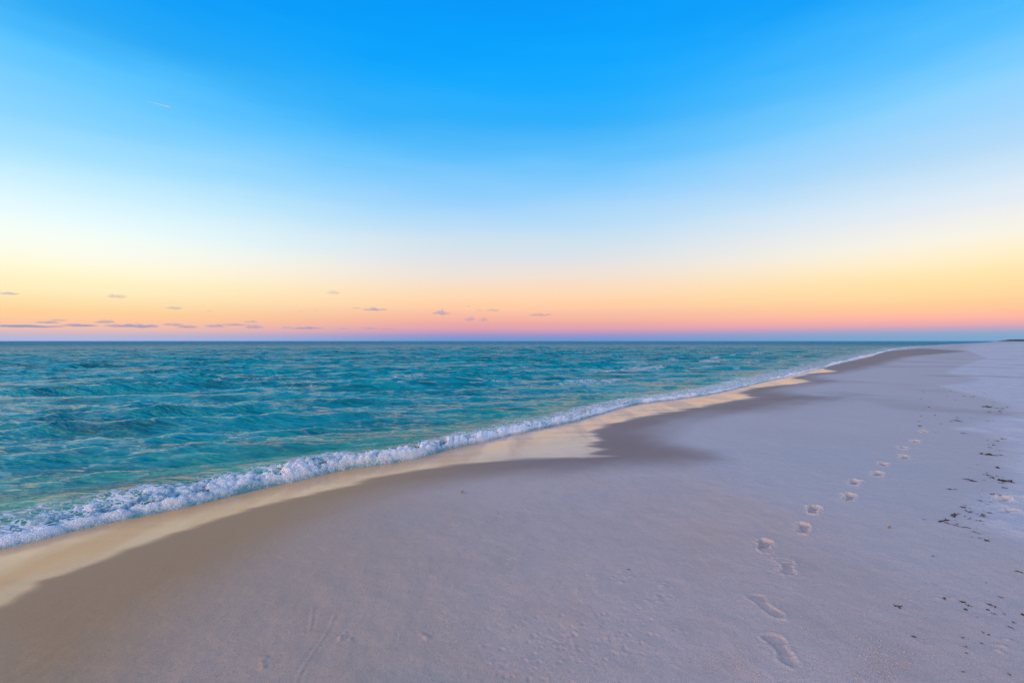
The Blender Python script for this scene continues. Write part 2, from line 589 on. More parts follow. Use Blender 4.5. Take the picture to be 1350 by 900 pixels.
def foot_sdf(lx, ly, lf, toes):
    s = -1 if lf else 1
    lx = lx * s                          # inner side of the foot at -x
    heel = np.hypot(lx, (ly + 0.095) / 1.15) - 0.034
    arch = np.hypot((lx - 0.010), (ly + 0.02) / 2.4) - 0.029
    ball = np.hypot(lx / 1.12, (ly - 0.060) / 0.95) - 0.043
    d = smin(smin(heel, arch, 0.03), ball, 0.03)
    if toes:
        for k, (tx, ty, tr) in enumerate(((-0.030, 0.122, 0.016), (-0.005, 0.126, 0.011), (0.014, 0.118, 0.010), (0.030, 0.108, 0.009), (0.044, 0.094, 0.008))):
            d = np.minimum(d, np.hypot(lx - tx, (ly - ty) / 1.2) - tr)
    return d


FOOT_LABELS = [
    'shallow shoe-like footprint nearest the camera with a crumbled pink rim',
    'long faint footprint with thin raised outline, second from the camera',
    'half worn footprint with a thin forked ridge of sand, third from the camera',
    'footprint with a dark curved hollow, set apart on the left of the trail',
    'flattened footprint with low jagged ridges, fifth from the camera',
    'deep footprint with a dark slot at its back, sixth from the camera',
    'deep footprint with wide pale rim, seventh along the trail from the camera',
    'deep footprint, eighth along the trail, left of the wider seventh one',
    'pale-lipped footprint, ninth along the trail from the camera',
    'dark slot-like footprint, tenth along the trail from the camera',
    'pale flat footprint, eleventh along the trail from the camera',
    'small pale footprint, fourth from the far end of the trail',
    'small grey footprint, third from the far end of the trail',
    'smallest footprint at the far end of the trail',
    'scuffed footprint with a shadowed ridge in the pale sand beyond the seaweed scraps',
    'faint curved footprint in the pale sand at the right edge of the picture']
FOOT_LABELS[11] = 'small pale footprint, third from the far end of the trail'
FOOT_LABELS[12] = 'small grey footprint, second from the far end of the trail'

for k, (x0, y0, hd, lf, dp, cr) in enumerate(PR):
    # round patch of sand, rings by angle
    nr, na = 60, 120
    rr = np.linspace(0, 1, nr) * PATCH
    aa = np.linspace(0, 2 * math.pi, na)
    RR, AA = np.meshgrid(rr, aa, indexing='ij')
    gx, gy = RR * np.cos(AA), RR * np.sin(AA)
    wx, wy = gx + x0, gy + y0
    uu = sea_dist(wx, wy)
    rel, pl = sand_relief(wx, wy, uu)
    wt, dm = beach_attrs(wx, wy, uu)
    zz = base_height(wx, wy, uu, rel)
    lx = gx * math.cos(hd) - gy * math.sin(hd)
    ly = gx * math.sin(hd) + gy * math.cos(hd)
    d = foot_sdf(lx, ly, lf, 0)
    d = d + 0.010 * cr * vnoise(wx * 26, wy * 26, 60 + k) + 0.005 * vnoise(wx * 60, wy * 60, 80 + k)
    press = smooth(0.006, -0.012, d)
    rim = np.exp(-((d - 0.010) / (0.006 + 0.006 * min(cr, 1))) ** 2) * np.clip(0.55 + 1.6 * vnoise(wx * 9 + 3, wy * 9, 50 + k), 0, 1.5)
    crumb = np.maximum(0, 0.55 - worley(wx * 42, wy * 42, k)) * smooth(0.07, 0.0, d) * smooth(-0.02, 0.008, d)
    inner = 0.12 * vnoise(wx * 30, wy * 30, 5) + 0.35 * smooth(0.02, -0.08, ly) * 0 
    edge = smooth(PATCH * 0.97, PATCH * 0.80, RR)
    zz = zz + edge * (-dp * press * (1 + inner) + (dp * 0.30 + 0.0022) * rim + 0.012 * cr * crumb) + 0.0005 * edge - 0.02 * smooth(PATCH * 0.93, PATCH, RR)
    o = grid_mesh('footprint', gx, gy, zz - zz[0, 0], None, {'wet': wt, 'damp': np.clip(dm + 0.15 * press, 0, 1), 'pale': np.clip(pl + 0.25 * rim * cr, 0, 1), 'warm_light': smooth(1.2, -1.8, wx + 0.25 * wy - 1.0), 'cool': cool(wx, wy)}, M_SAND)
    o.location = (x0, y0, float(zz[0, 0]))
    tag(o, FOOT_LABELS[k], 'footprint', 'footprints pressed into the sand')

# ------------------------------------------------------------------ sea
def bore_amp(x, y):
    """height of the small breaking wave along the shore (by forward distance)"""
    s = np.interp(y, [2.0, 3.4, 4.0, 4.6, 5.4, 6.4, 8.0, 11, 18, 40, 200], [0.03, 0.045, 0.075, 0.10, 0.105, 0.075, 0.042, 0.03, 0.026, 0.03, 0.0])
    return s


def bore(u, x, y):
    A = bore_amp(x, y)
    A = A * (1 + 0.35 * vnoise(x * 0.9 + y * 0.9, x * 0 + 3.3, 12))
    c = 0.62 + 0.20 * vnoise((x + y) * 0.5, x * 0 + 1.7, 13)
    front = 0.55 * (1 - np.exp(-np.maximum(u, 0) / 0.07)) + 0.45 * smooth(0.05, c, u)
    back = np.exp(-np.maximum(u - c, 0) ** 2 / (2 * 0.42 ** 2))
    return A * front * back + 0.012 * smooth(0, 0.08, u)


COMP = []
MEAN = math.atan2(-0.96, 0.24)
for k in range(84):
    lam = 8.5 * (0.22 / 8.5) ** (k / 83)
    spread = 0.18 if lam > 0.9 else 0.32
    th = MEAN + rng.normal(0, spread)
    slope = 0.060 if lam < 0.9 else (0.056 if lam < 2.6 else 0.012)
    COMP.append((lam, math.cos(th), math.sin(th), slope * lam / (2 * math.pi) * rng.uniform(0.6, 1.3), rng.uniform(0, 6.283)))


def waves(x, y, u, cell):
    z = np.zeros_like(x)
    w1 = 0.35 * vnoise(x * 0.22, y * 0.22, 201)
    w2 = 0.35 * vnoise(x * 0.22 + 7, y * 0.22, 202)
    gust = np.clip(0.85 + 0.9 * fbm(x * 0.11, y * 0.2, 203, 2), 0.35, 1.6)
    for lam, cx, cy, am, ph in COMP:
        fade = smooth(2.2, 4.5, lam / cell)
        if not (fade > 0.002).any():
            continue
        kk = 2 * math.pi / lam
        s = np.sin(kk * (cx * (x + w1 * min(lam, 2)) + cy * (y + w2 * min(lam, 2))) + ph)
        # narrow crests, wide troughs
        z += fade * am * (s if lam > 4 else (np.exp(1.3 * s) - 1.47) / 1.3) * (gust if lam < 2.5 else 1)
    # a few steeper swell crests
    q = (0.30 * x - 0.94 * y) + 1.2 * vnoise(x * 0.12, y * 0.12, 207)
    env = smooth(0.0, 0.40, vnoise(x * 0.09, y * 0.24, 209))
    z += env * 0.06 * np.exp(-(((q / 3.6) % 1.0 - 0.5) / 0.12) ** 2) * smooth(2.5, 6, 4.6 / cell * 1.0)
    return z


rad = []
r = 2.2
while r < 14000:
    rad.append(r)
    r *= 1.0042 if r < 14 else (1.0062 if r < 120 else (1.02 if r < 800 else 1.08))
rad = np.array(rad)
ang = np.concatenate([np.arange(-2.3, -0.95, 0.02), np.arange(-0.95, 0.86, 0.0036)])
R, A = np.meshgrid(rad, ang, indexing='ij')
X, Y = R * np.sin(A), R * np.cos(A)
U = sea_dist(X, Y)
cell = R * 0.0050
wz = waves(X, Y, U, cell)
calm = smooth(0.3, 1.7, U) * (0.55 + 0.45 * smooth(2, 8, U))
Z = wz * calm + bore(U, X, Y) * smooth(250, 60, R) + 0.02 * smooth(0, 0.6, U)
# far waves only grow flat: keep the horizon clean
Z = np.where(U < 0, beach_z(U) - 0.03, Z) + 0.0
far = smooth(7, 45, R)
fo = np.interp(Y, [2.0, 3.4, 4.2, 5.0, 6.5, 9, 14, 30], [0.66, 0.64, 0.62, 0.56, 0.56, 0.6, 0.66, 0.6])
wid = np.interp(Y, [2.0, 3.5, 4.2, 5.2, 7, 12, 20, 40, 120], [1.35, 1.15, 0.95, 0.72, 0.75, 1.0, 1.6, 2.8, 5])
foam = fo * smooth(wid * 1.25, wid * 0.35, U) * smooth(-0.02, 0.03, U)
# breaking patches on the bars beyond
bars = smooth(0.10, 0.42, fbm((X * 0.70 + Y * 0.72) * 0.10, (X * 0.72 - Y * 0.70) * 0.55, 301, 3)) * smooth(12, 20, Y) * smooth(1.5, 3, U) * smooth(26, 7, U)
foam = np.maximum(foam, 0.56 * bars)
foam = np.where(U < 0.13, 1.25, foam)
Z = Z - 0.03 * smooth(0.16, 0.06, U)
shal = smooth(3.2, 0.7, U)
keep = (U[:-1, :-1] > -0.12) & (U[1:, 1:] > -0.12)
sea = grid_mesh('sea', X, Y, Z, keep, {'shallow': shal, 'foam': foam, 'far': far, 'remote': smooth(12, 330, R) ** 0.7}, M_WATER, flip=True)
tag(sea, 'rippled teal sea reaching the horizon', None, None, 'structure')

# ------------------------------------------------------------------ surf foam: a lumpy broken crest along the edge of the sea
def surf():
    # arc-length samples of the smooth shoreline, fine when near
    seg = np.linalg.norm(np.diff(SH, axis=0), axis=1)
    S = np.concatenate([[0], np.cumsum(seg)])
    s, ss = S[np.argmin(np.hypot(SH[:, 0] + 5.2, SH[:, 1] - 2.35))], []
    while s < S[-1]:
        x, y = np.interp(s, S, SH[:, 0]), np.interp(s, S, SH[:, 1])
        if y > 130:
            break
        ss.append(s)
        s += max(0.011, 0.0028 * math.hypot(x, y))
    ss = np.array(ss)
    cx, cy = np.interp(ss, S, SH[:, 0]), np.interp(ss, S, SH[:, 1])
    # smooth normals
    tx, ty = np.interp(ss + 0.25, S, SH[:, 0]) - np.interp(ss - 0.25, S, SH[:, 0]), np.interp(ss + 0.25, S, SH[:, 1]) - np.interp(ss - 0.25, S, SH[:, 1])
    ln = np.hypot(tx, ty)
    nx, ny = -ty / ln, tx / ln
    V = np.linspace(0, 1, 90)
    Sg, Vg = np.meshgrid(ss, V, indexing='ij')
    yy = cy[:, None] + 0 * Vg
    width = np.interp(yy, [2.0, 3.5, 4.2, 5.2, 7, 12, 20, 40, 130], [0.95, 0.85, 0.62, 0.46, 0.42, 0.42, 0.45, 0.6, 1.0])
    edge = np.clip(yy / 6, 1, 6) * 0.05 * vnoise(Sg * 2.2, Sg * 0 + 0.5, 401) + 0.025 * vnoise(Sg * 7, Sg * 0 + 0.5, 402)
    u = Vg * width + edge
    x = cx[:, None] + nx[:, None] * u
    y = cy[:, None] + ny[:, None] * u
    sc = np.clip(np.hypot(x, y) / 7, 1, 12)
    amp = np.interp(yy, [2.0, 3.4, 4.1, 4.8, 5.6, 8, 14, 40], [0.10, 0.16, 0.36, 0.85, 0.9, 0.45, 0.22, 0.2])
    amp = amp * np.clip(1 + 1.1 * vnoise(Sg * 0.8 / np.clip(sc, 1, 4), Sg * 0 + 7.7, 460), 0.4, 1.7)
    w1 = 1 - np.clip(worley(x / (0.17 * sc) + 0.3 * vnoise(x * 5, y * 5, 3), y / (0.17 * sc), 411), 0, 1) ** 1.6
    w2 = 1 - np.clip(worley(x / (0.07 * sc), y / (0.07 * sc), 412), 0, 1) ** 1.6
    w3 = 1 - np.clip(worley(x / (0.03 * sc), y / (0.03 * sc), 413), 0, 1) ** 1.5
    prof = smooth(0, 0.10, Vg) * smooth(1.0, 0.55, Vg)
    bz = bore(np.maximum(Vg * width, 0.0), x, y)
    hum = prof * amp * (0.060 * (w1 - 0.48) + 0.048 * (w2 - 0.35) + 0.022 * w3) * np.clip(sc, 1, 1.6)
    lip = smooth(0.0, 0.035, Vg)
    z = bz + hum + 0.012 * lip + 0.004 * w3 - 0.02 * (1 - lip)
    z += 0.03 * amp * prof * vnoise(Sg * 1.3, Vg * 3, 420)
    # the lace opens up toward the back
    lace = fbm(x * 3.1 / sc ** .5, y * 3.1 / sc ** .5, 430, 4, 0.62) + 0.22 * (w2 - 0.6) + 0.12 * (w3 - 0.6)
    solid = np.interp(yy, [2.0, 3.6, 4.2, 5.0, 6.5, 9, 14], [-0.22, -0.18, 0.0, 0.24, 0.20, -0.05, -0.15])
    cover = 1.25 * lace + 1.2 * smooth(0.17, 0.08, Vg) + solid + 0.42 * smooth(0.30, 0.0, Vg) - 0.85 * smooth(0.45, 1.0, Vg)
    k = cover > 0.0
    keep = k[:-1, :-1] | k[1:, 1:]
    z = z - 0.03 * smooth(0.22, -0.05, cover)
    thick = 0.30 + 0.65 * (w1 - 0.45) + 0.55 * (w2 - 0.45) + 0.9 * fbm(x * 1.6 / sc, y * 1.6 / sc, 455, 3) + 0.35 * np.clip(cover, -0.3, 0.6)
    thick = thick * smooth(-0.05, 0.10, Vg) + 0.05
    o = grid_mesh('surf_foam', x, y, z, keep, {'thick': thick}, M_FOAM)
    return o


sf = surf()
tag(sf, 'white lumpy foam of the small breaking wave along the sand', None, None, 'stuff')

# flecks of spray thrown above the crest
verts, faces = [], []
def ico(r_, c, jitter=0.3):
    t = (1 + 5 ** .5) / 2
    vs = [(-1, t, 0), (1, t, 0), (-1, -t, 0), (1, -t, 0), (0, -1, t), (0, 1, t), (0, -1, -t), (0, 1, -t), (t, 0, -1), (t, 0, 1), (-t, 0, -1), (-t, 0, 1)]
    fs = [(0, 11, 5), (0, 5, 1), (0, 1, 7), (0, 7, 10), (0, 10, 11), (1, 5, 9), (5, 11, 4), (11, 10, 2), (10, 7, 6), (7, 1, 8), (3, 9, 4), (3, 4, 2), (3, 2, 6), (3, 6, 8), (3, 8, 9), (4, 9, 5), (2, 4, 11), (6, 2, 10), (8, 6, 7), (9, 8, 1)]
    b = len(verts)
    for v in vs:
        k = r_ / 1.9 * random.uniform(1 - jitter, 1 + jitter)
        verts.append((c[0] + v[0] * k, c[1] + v[1] * k, c[2] + v[2] * k * 0.8))
    faces.extend(tuple(b + i for i in f) for f in fs)


# loose crumbs of dry sand on the near beach
verts, faces = [], []
cl = [(1150, 885, 26, 22, 420), (1185, 855, 30, 16, 200), (985, 860, 18, 24, 130), (1046, 762, 10, 6, 20), (1068, 822, 10, 5, 24), (1022, 832, 12, 5, 24),
      (1035, 812, 8, 3, 10), (1000, 690, 90, 40, 40), (1200, 880, 30, 15, 80)]
pts = []
for px, py, sx, sy, n in cl:
    for _ in range(n):
        pts.append((random.gauss(px, sx), min(940, random.gauss(py, sy))))
pts = np.array(pts)
gx, gy, gz = ground(pts[:, 0], pts[:, 1])
gu = sea_dist(gx, gy)
grel, _ = sand_relief(gx, gy, gu)
for x, y, z in zip(gx, gy, beach_z(gu) + grel):
    ico(random.choice((0.001, 0.0013, 0.0016, 0.002, 0.0026, 0.0034)), (x, y, z + 0.0015), 0.35)
M_CRUMB = simple_mat('sand_crumb', (0.46, 0.41, 0.36), (0.52, 0.47, 0.42), 90, 0.9)
cr = link('sand_crumbs', raw_mesh('sand_crumbs', verts, faces, M_CRUMB, False))
tag(cr, 'loose pale crumbs of sand strewn near the footprints', None, None, 'stuff')

# ------------------------------------------------------------------ washed-up scraps
def z_at(x, y):
    x, y = np.atleast_1d(np.float64(x)), np.atleast_1d(np.float64(y))
    u = sea_dist(x, y)
    return beach_z(u) + sand_relief(x, y, u)[0]


def ribbon(path, w, up, th=0.0022):
    """closed thin strap of weed along path"""
    vs, fs = [], []
    n = len(path)
    for i, p in enumerate(path):
        a = path[min(i + 1, n - 1)] - path[max(i - 1, 0)]
        a = a / (np.linalg.norm(a) + 1e-9)
        side = np.array([-a[1], a[0], up * math.sin(i * 1.3)])
        ww = w * (0.35 + 0.65 * math.sin(math.pi * (i + 0.6) / (n + 0.2))) * random.uniform(0.75, 1.2)
        for s, dz in ((-1, 0), (0, th), (1, 0), (0, -th)):
            vs.append(p + side * s * ww / 2 + np.array([0, 0, dz]))
    for i in range(n - 1):
        for j in range(4):
            fs.append((i * 4 + j, i * 4 + (j + 1) % 4, i * 4 + 4 + (j + 1) % 4, i * 4 + 4 + j))
    fs.append((3, 2, 1, 0))
    fs.append(tuple(4 * (n - 1) + j for j in range(4)))
    return vs, fs


def weed_mesh(n_strap, size, seed):
    random.seed(seed)
    V, Fc = [], []
    for k in range(n_strap):
        a = random.uniform(0, 6.28)
        p = np.array([random.gauss(0, size * 0.15), random.gauss(0, size * 0.15), 0.004 + 0.004 * k % 0.012])
        path = []
        L_ = size * random.uniform(0.6, 1.1)
        for i in range(8):
            path.append(p.copy())
            a += random.gauss(0, 0.55)
            p = p + np.array([math.cos(a), math.sin(a), 0]) * L_ / 8
            p[2] = 0.003 + 0.35 * size * max(0, math.sin(i * 0.5 + k)) * random.uniform(0.1, 0.4)
        vs, fs = ribbon(path, size * random.uniform(0.16, 0.30), 0.7)
        b = len(V)
        V += vs
        Fc += [tuple(b + q for q in f) for f in fs]
    return raw_mesh('seaweed_scrap', V, Fc, M_WEED)


WEEDS = [weed_mesh(n, 0.05, 30 + k) for k, n in enumerate((3, 4, 5, 4, 6, 3))]
random.seed(5)
# px, py, size factor, label (None: one of the many that nothing tells apart)
SCRAPS = [
    (1298, 599, 1.7, 'long dark seaweed strand with a pale streak at the tip of the curved drift line'),
    (1329, 635, 1.4, 'thick black seaweed clump lying furthest right in the drift line'),
    (1317, 633, 1.2, 'dark seaweed strand joined to the left of the thick black clump'),
    (1258, 682, 1.1, 'tan and brown seaweed tuft just above the dark twig'),
    (1310, 654, 0.8, 'black seaweed knot beside the scuffed footprint in pale sand'),
    (1301, 625.5, 0.75, 'round black seaweed scrap alone above the drift line clumps'),
    (1290, 690, 0.6, 'small black seaweed scrap to the right of the long thin twig'),
    (1184, 796, 0.6, 'lone black seaweed scrap right of the two nearest footprints'),
    (1207, 836.5, 0.4, 'tiny dark scrap beside the pale sand crumbs'),
    (1245.5, 786, 0.5, 'dark scrap left of the close pair on bare firm sand'),
    (1271.5, 792, 0.45, 'left one of a close pair of dark scraps on firm sand'),
    (1277, 795, 0.45, 'right one of a close pair of dark scraps on firm sand'),
    (1310, 797, 0.6, 'flat stretched dark scrap right of the close pair'),
    (1343, 754, 0.55, 'dark scrap on firm sand by the right edge, below the pale sand'),
    (1348, 809, 0.5, 'dark scrap cut by the right edge of the picture'),
    (1331.5, 824.5, 0.4, 'small dark scrap lowest at the right edge'),
    (1303, 714.5, 0.5, 'dark scrap just below the border of the pale sand'),
    (1229, 733, 0.35, 'tiny grey scrap alone between the twig and the lone black scrap'),
    (1217, 687, 0.35, 'tiny dark scrap left of the forked twig'),
    (829, 749, 0.28, 'tiny dark speck of weed on bare sand right of the middle'),
    (657, 678, 0.28, 'tiny dark speck of weed on smooth sand at mid beach'),
    (1262, 555, 1.1, 'dark flat scrap on the far drift line, above the other clumps'),
    (1300, 536, 1.5, 'dark patch of weed at the far bend of the drift line'),
]
for px, py, s in [(1314, 581, .7), (1309, 587, .7), (1305, 590, .5), (1314, 615, .9), (1275, 632, .8), (1283, 635, .7), (1310, 630, .8), (1320, 637, .6),
                  (1324, 644.5, .6), (1306, 654, .5), (1293, 662, .5), (1271, 670, .5), (1273, 675, .4), (1277, 677, .45), (1281, 676, .35), (1298, 683, .6), (1295, 681, .4), (1306, 679, .4),
                  (1290, 705.5, .4), (1293, 711, .35), (1284, 703, .35), (1303, 834, .3), (1262, 693, .35), (1254, 646, .5), (1260, 646, .4), (1318, 600, .6), (1322, 579, .7), (1214, 562, .8), (1270, 571, .7)]:
    SCRAPS.append((px, py, s, None))
for _ in range(140):
    t = random.random()
    px, py = random.choice(((random.gauss(1300, 16), random.gauss(640, 18)), (random.gauss(1310, 12), random.gauss(590, 8)), (random.gauss(1285, 14), random.gauss(676, 12)),
                            (random.gauss(1316, 10), random.gauss(540, 6)), (random.gauss(1250, 25), random.gauss(552, 8)), (random.gauss(1255, 25), random.gauss(520, 8)), (random.gauss(1300, 30), random.gauss(820, 30))))
    SCRAPS.append((min(px, 1349), py, random.uniform(0.10, 0.36) * (1.6 if py < 570 else 1), None))
LEFTOVER = {0: 'small dark scrap among the many on the pale sand edge',
            1: 'tiny dark scrap among those strewn on the far drift line',
            2: 'tiny dark scrap among those on the firm near sand at right'}
for i, (px, py, s, lab) in enumerate(SCRAPS):
    x, y, z = ground(px, py)
    d = float(y)
    o = link('seaweed_scrap', WEEDS[i % len(WEEDS)], (float(x), d, float(z_at(x, y)[0]) + 0.001), random.uniform(0, 6.28))
    s = s * (d / 4.6) ** 0.35 * 1.15
    o.scale = (s, s, s * 0.9)
    if lab is None:
        lab = LEFTOVER[1 if py < 572 else (2 if py > 735 else 0)]
    tag(o, lab, 'seaweed', 'dark seaweed scraps washed up on the sand')


def tube(path, r0, r1, n=7):
    vs, fs = [], []
    for i, p in enumerate(path):
        a = path[min(i + 1, len(path) - 1)] - path[max(i - 1, 0)]
        a = a / np.linalg.norm(a)
        s = np.cross(a, (0, 0, 1))
        s /= np.linalg.norm(s)
        t = np.cross(s, a)
        rr = (r0 + (r1 - r0) * i / (len(path) - 1)) * random.uniform(0.85, 1.15)
        for j in range(n):
            q = 2 * math.pi * j / n
            vs.append(p + (s * math.cos(q) + t * math.sin(q)) * rr)
    for i in range(len(path) - 1):
        for j in range(n):
            fs.append((i * n + j, i * n + (j + 1) % n, (i + 1) * n + (j + 1) % n, (i + 1) * n + j))
    fs.append(tuple(reversed(range(n))))
    fs.append(tuple((len(path) - 1) * n + j for j in range(n)))
    return vs, fs


def twig(pxs, r0, r1, label, fork=None):
    a = np.array(pxs, float)
    x, y, _ = ground(a[:, 0], a[:, 1])
    P = catmull(np.stack([x, y], 1), 6)
    z = z_at(P[:, 0], P[:, 1]) + r0 * 0.7
    pts_ = np.stack([P[:, 0], P[:, 1], z + 0.003 * np.sin(np.arange(len(P)) * 0.9)], 1)
    c = pts_[0].copy()
    vs, fs = tube(list(pts_ - c), r0, r1)
    if fork is not None:
        q = pts_[len(pts_) // 2] - c
        v2, f2 = tube([q, q + np.array([0.03, 0.012, 0.006]), q + np.array([0.055, 0.05, 0.004])], r1, r1 * 0.5)
        b = len(vs)
        vs = vs + v2
        fs = fs + [tuple(b + k for k in f) for f in f2]
    o = link('twig', raw_mesh('twig', vs, fs, M_TWIG), tuple(c))
    tag(o, label, 'twig', 'twigs on the drift line')


twig([(1238, 690.5), (1244, 689.3), (1251, 688)], 0.006, 0.004, 'short thick dark twig lying at the left end of the drift line', True)
twig([(1245, 691.5), (1255, 693.5), (1266, 696.5), (1280, 699)], 0.0032, 0.0018, 'long thin grey twig trailing along the edge of the pale sand')

# two tan leaves / bits
def leaf_mesh():
    vs, fs = [], []
    n = 9
    for i in range(n):
        t = i / (n - 1)
        w = 0.011 * math.sin(math.pi * (0.06 + 0.9 * t)) ** 0.8
        zc = 0.006 + 0.012 * math.sin(t * 2.4)
        for j, s in enumerate((-1, -0.4, 0.4, 1)):
            vs.append((-0.025 + 0.05 * t, s * w, zc + 0.006 * abs(s)))
        for j, s in enumerate((1, 0.4, -0.4, -1)):
            vs.append((-0.025 + 0.05 * t, s * w, zc + 0.006 * abs(s) - 0.0016))
    for i in range(n - 1):
        for j in range(8):
            fs.append((i * 8 + j, i * 8 + 8 + j, i * 8 + 8 + (j + 1) % 8, i * 8 + (j + 1) % 8))
    fs.append(tuple(range(8)))
    fs.append(tuple(reversed([8 * (n - 1) + j for j in range(8)])))
    return raw_mesh('dry_leaf', vs, fs, M_LEAF)


LM = leaf_mesh()
for px, py, s, rz, lab in ((1173, 697.5, 0.75, 0.4, 'curled tan leaf lying alone left of the dark twig'), (610, 650, 0.9, 1.2, 'small orange-brown leaf on smooth sand below the wet shoreline')):
    x, y, z = ground(px, py)
    o = link('dry_leaf', LM, (float(x), float(y), float(z_at(x, y)[0])), rz)
    o.scale = (s, s, s)
    tag(o, lab, 'leaf', 'dry leaves on the sand')

# ------------------------------------------------------------------ far headland
def headland():
    n, m = 220, 9
    xs = np.linspace(2475, 4600, n)
    t = np.linspace(0, 1, m)
    Xh, Th = np.meshgrid(xs, t, indexing='ij')
    prof = np.minimum(smooth(2475, 2560, xs), 1) * (9.0 + 2.4 * np.array([vnoise(np.array([v * 0.012]), np.array([0.5]), 8)[0] for v in xs]) + 1.6 * np.array([vnoise(np.array([v * 0.06]), np.array([0.5]), 9)[0] for v in xs]))
    Yh = 2480 + 300 * Th
    Xh = Xh * Yh / 2480
    Zh = np.sin(np.pi * np.clip(Th * 0.9 + 0.05, 0, 1)) ** 0.5 * prof[:, None] + 0.2
    Zh += 0.9 * vnoise(Xh * 0.05, Yh * 0.05, 15) * (Th > 0) * (Th < 1)
    Zh[:, 0] = -1
    Zh[:, -1] = -1
    return grid_mesh('headland', Xh, Yh, Zh, None, None, M_LAND)


tag(headland(), 'low dark wooded headland on the horizon at the far end of the beach', None, None, 'structure')

# ------------------------------------------------------------------ clouds: soft real volumes far out at sea
def cloud_mat(name, dens, col):
    m = bpy.data.materials.new(name)
    m.use_nodes = True
    nt = m.node_tree
    nt.nodes.remove(nt.nodes['Principled BSDF'])
    v = nt.nodes.new('ShaderNodeVolumePrincipled')
    v.inputs['Density'].default_value = dens
    v.inputs['Color'].default_value = (*col, 1)
    v.inputs['Anisotropy'].default_value = 0.0
    nt.links.new(v.outputs[0], nt.nodes['Material Output'].inputs['Volume'])
    return m


M_CLOUD = cloud_mat('dusk_cloud', 0.0017, (0.48, 0.54, 0.66))
M_FAINT = cloud_mat('faint_cloud', 0.0009, (0.45, 0.4, 0.52))
M_TRAIL = cloud_mat('ice_trail', 0.03, (0.97, 0.97, 0.97))


def cloud_mesh(name, w, h, seed, mat, peak=0.0):
    """flat-bottomed lumpy body w wide, h high, sized in metres"""
    n, m = 72, 36
    th = np.linspace(0, 2 * math.pi, n)
    ph = np.linspace(0.0, math.pi, m)
    T, Pp = np.meshgrid(th, ph, indexing='ij')
    x = np.cos(T) * np.sin(Pp)
    y = np.sin(T) * np.sin(Pp)
    z = np.cos(Pp)
    lump = np.maximum(0.12, 0.8 + 1.5 * fbm(x * 2.6 + seed * 3.1, z * 1.2 + y * 1.3 + seed, seed, 4, 0.6))
    x = x * (1 + 0.22 * vnoise(z * 2 + seed, y * 2, seed + 3))
    z = np.where(z < 0, z * 0.45, z) * lump * (1 + peak * np.exp(-(x / 0.3) ** 2) - 0.35 * peak)
    z = z + 0.30 * vnoise(x * 2.0 + seed, x * 0, seed + 5) + 0.12 * x * math.sin(seed)
    z = z * np.maximum(1 - x * x, 0.01) ** 0.45 * 1.05
    return grid_mesh(name, x * w / 2, y * w * 0.3, z * h / 1.5, None, None, mat, flip=True)


CLOUDS = [  # px, py, w, h, faint, label
    (12, 388, 21, 4, 0, 'lens-shaped mauve cloud high at the left edge, alone in yellow sky'),
    (154, 392, 22, 6, 1, 'barely visible pale smudge of cloud in the yellow sky at left'),
    (230, 407, 19, 3.5, 0, 'thin mauve cloud dash alone above the long low cloud row'),
    (276, 411, 9, 3, 1, 'tiny faint cloud right of the lone mauve dash'),
    (440, 387, 16, 6, 1, 'pale grey smudge of cloud in the whitish sky'),
    (397, 411, 7, 3, 1, 'left one of two tiny faint clouds above the low row'),
    (418, 409, 6, 3, 1, 'right one of two tiny faint clouds above the low row'),
    (470, 407, 13, 2.6, 0, 'short thin cloud just left of the long dark one in mid sky'),
    (494, 409, 31, 3.6, 0, 'long dark slate cloud strip above the sea, left of the peaked cloud'),
    (582, 414, 23, 6.5, 0, 'flat-based cloud with a single peak like a little tent'),
    (618, 405, 6, 2.6, 0, 'tiny dark cloud dot, highest of those right of the peaked cloud'),
    (632, 410, 10, 3, 1, 'tiny pale cloud between the cloud dot and the thin dash'),
    (650, 410, 18, 2.8, 0, 'thin mauve cloud dash above two round blue ones'),
    (619, 422, 15, 6.5, 0, 'round blue-grey cloud puff, larger one of a pair'),
    (638, 423, 13, 5, 0, 'round blue-grey cloud puff, smaller one of a pair'),
    (712, 416, 28, 4.5, 1, 'faint stretched cloud furthest to the right'),
    (453, 434, 16, 2.4, 0, 'thin cloud streak near the horizon, left one of three'),
    (486, 434, 20, 2.6, 0, 'thin cloud streak near the horizon, middle one of three'),
    (510, 434.5, 18, 2.2, 1, 'thin cloud streak near the horizon, faint right one of three'),
    (32, 431, 78, 3.4, 0, 'longest low cloud streak touching the left edge above the sea'),
    (62, 426, 27, 3.2, 0, 'small pinkish cloud above the right end of the longest streak'),
    (78, 423, 20, 2.6, 0, 'thin cloud dash topmost above the longest low streak'),
    (105, 430, 42, 4, 0, 'flat blue-grey cloud just right of the longest low streak'),
    (138, 425.5, 24, 4.4, 0, 'humped cloud resting on the thick dark low cloud'),
    (182, 431, 46, 5.0, 0, 'thickest dark blue cloud bar of the low row'),
    (152, 430.5, 26, 4, 0, 'blue cloud joined to the left end of the thickest bar'),
    (229, 429, 24, 4.2, 0, 'dark rounded cloud in the middle of the low row'),
    (247, 432, 24, 4, 0, 'flat cloud tucked below and right of the dark rounded one'),
    (284, 431, 26, 4.2, 0, 'flat lavender cloud left of the twin stepped clouds'),
    (310, 429, 30, 3, 0, 'upper one of two stepped lavender clouds in the low row'),
    (335, 432, 22, 6, 0, 'lower and darker one of two stepped lavender clouds'),
    (331, 425, 18, 3, 0, 'short mauve cloud dash above the stepped clouds'),
    (378, 433, 16, 3, 0, 'short cloud dash between the stepped clouds and the last long streak'),
    (405, 433.5, 38, 3, 0, 'last long thin streak at the right end of the low row'),
]
